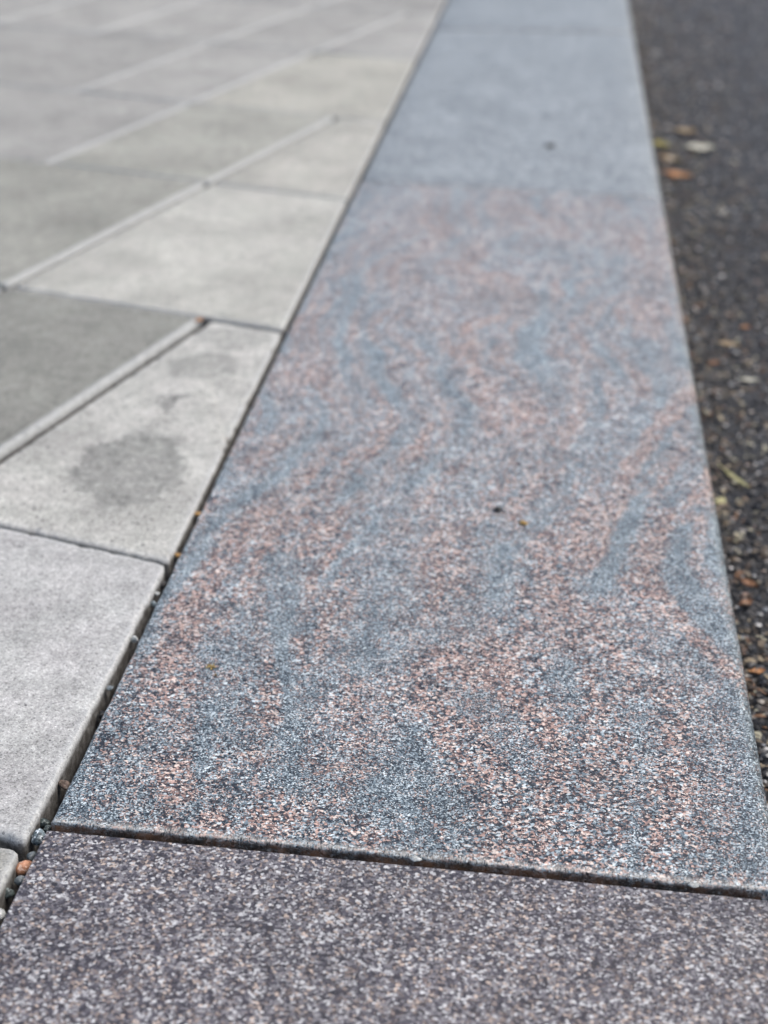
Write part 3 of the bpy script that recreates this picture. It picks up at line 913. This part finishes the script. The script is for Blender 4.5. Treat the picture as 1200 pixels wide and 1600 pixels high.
leaf(.2042, 1.398, za, .019, .008, .05, L_PALE, 'narrow pale leaf scrap halfway along the asphalt', seed=8)
leaf(.170, 1.172, za + .001, .040, .0048, -1.05, L_GREEN, 'slim yellow green leaf blade slanting away from the kerb', seed=9, curl=.1)
leaf(.1527, 1.1294, za, .012, .009, 1.2, L_GREEN, 'short yellow green scrap below the slim blade', seed=10)
leaf(.163, .990, za + .001, .015, .009, -.7, L_RUST, 'curled rusty leaf beside the kerb in the middle distance', seed=11, curl=.5)
leaf(.158, .962, za + .001, .012, .007, .7, L_RUST, 'second rusty leaf in front of the curled rusty one', seed=12, curl=.6)
leaf(.157, .872, za + .001, .010, .006, .3, L_ORANGE, 'orange brown leaf scrap beside the nearest stretch of kerb', seed=13, curl=.5)
leaf(-.3290, 1.3000, .0002, .009, .006, 1.1, L_ORANGE, 'orange leaf scrap at the end of the long paving joint', seed=15, group='leaf scraps on the paving')

# ------------------------------------------------------------------ chippings and litter on the asphalt
spots = []
for _ in range(26000):
    y = .55 + 3.6 * rng.random() ** 1.35
    x = R_EDGE + .001 + rng.random() ** 1.25 * (.10 + .14 * y)
    s = rng.choice((.0012, .0016, .002, .0026, .0034))
    spots.append((x, y, ASPH_Z + .0012 + .3 * s, s))
DK = [(.024, .027, .032), (.036, .041, .048), (.018, .020, .024), (.055, .060, .067), (.028, .030, .031)]
gv = grit('asphalt_chippings', spots, M_CHIP, DK * 7 + [(.22, .21, .19), (.30, .29, .27), (.16, .10, .07), (.13, .12, .11)])
tag(gv, 'dark loose chippings worn out of the asphalt', 'chippings')
spots = []
for _ in range(1700):
    y = .55 + 3.4 * rng.random() ** 1.3
    x = R_EDGE + .006 + rng.random() ** 1.2 * (.10 + .13 * y)
    spots.append((x, y, ASPH_Z + .004, rng.uniform(.0014, .0030) * (1 + .25 * max(0, y - 1))))
g3 = grit('pale_gravel', spots, M_CHIP, [(.30, .31, .31), (.62, .62, .60), (.36, .33, .29), (.24, .26, .28), (.46, .47, .46), (.30, .22, .18), (.2, .2, .19)])
tag(g3, 'scattered pale gravel stones on the asphalt', 'gravel')
# plant litter: thin bent flakes and bits of stalk, thickest along the foot of the kerb
verts, faces, cols = [], [], []
LT = [(.15, .12, .085), (.22, .18, .12), (.09, .07, .05), (.30, .26, .18), (.16, .09, .05), (.06, .045, .035), (.32, .31, .23), (.08, .065, .05), (.05, .045, .04)]
for _ in range(7000):
    y = .55 + 3.6 * rng.random() ** 1.3
    x = R_EDGE + .0015 + rng.random() ** 3.4 * (.06 + .045 * y)
    L_ = rng.uniform(.002, .009); W_ = L_ * rng.choice((.18, .3, .5, .7)); a = rng.uniform(0, 6.28)
    z = ASPH_Z + .002 + rng.random() ** 2 * .006
    ti, b = rng.uniform(-.5, .5), len(verts)
    ca, sa = math.cos(a), math.sin(a)
    for dzz in (0, -.0004):
        for (u, v) in ((-.5, -.35), (0, -.5), (.5, -.2), (.5, .2), (0, .5), (-.5, .35)):
            X, Y = u * L_, v * W_
            Z = z + X * ti + (0 if u else .12 * L_) + dzz
            verts.append((x + X * ca - Y * sa, y + X * sa + Y * ca, max(Z, ASPH_Z)))
    faces += [(b, b + 1, b + 4, b + 5), (b + 1, b + 2, b + 3, b + 4), (b + 11, b + 10, b + 7, b + 6), (b + 10, b + 9, b + 8, b + 7)]
    faces += [(b + k, b + 6 + k, b + 6 + (k + 1) % 6, b + (k + 1) % 6) for k in range(6)]
    cols += [rng.choice(LT)] * 12
me = bpy.data.meshes.new('plant_litter'); me.from_pydata(verts, [], faces); me.update()
ca = me.color_attributes.new('tone', 'FLOAT_COLOR', 'POINT')
flat = []
for c in cols: flat += [c[0], c[1], c[2], 1]
ca.data.foreach_set('color', flat)
me.materials.append(M_LITTER)
lt = bpy.data.objects.new('plant_litter', me); C.objects.link(lt)
tag(lt, 'brown dry plant litter gathered along the foot of the kerb', 'plant litter', kind='stuff')
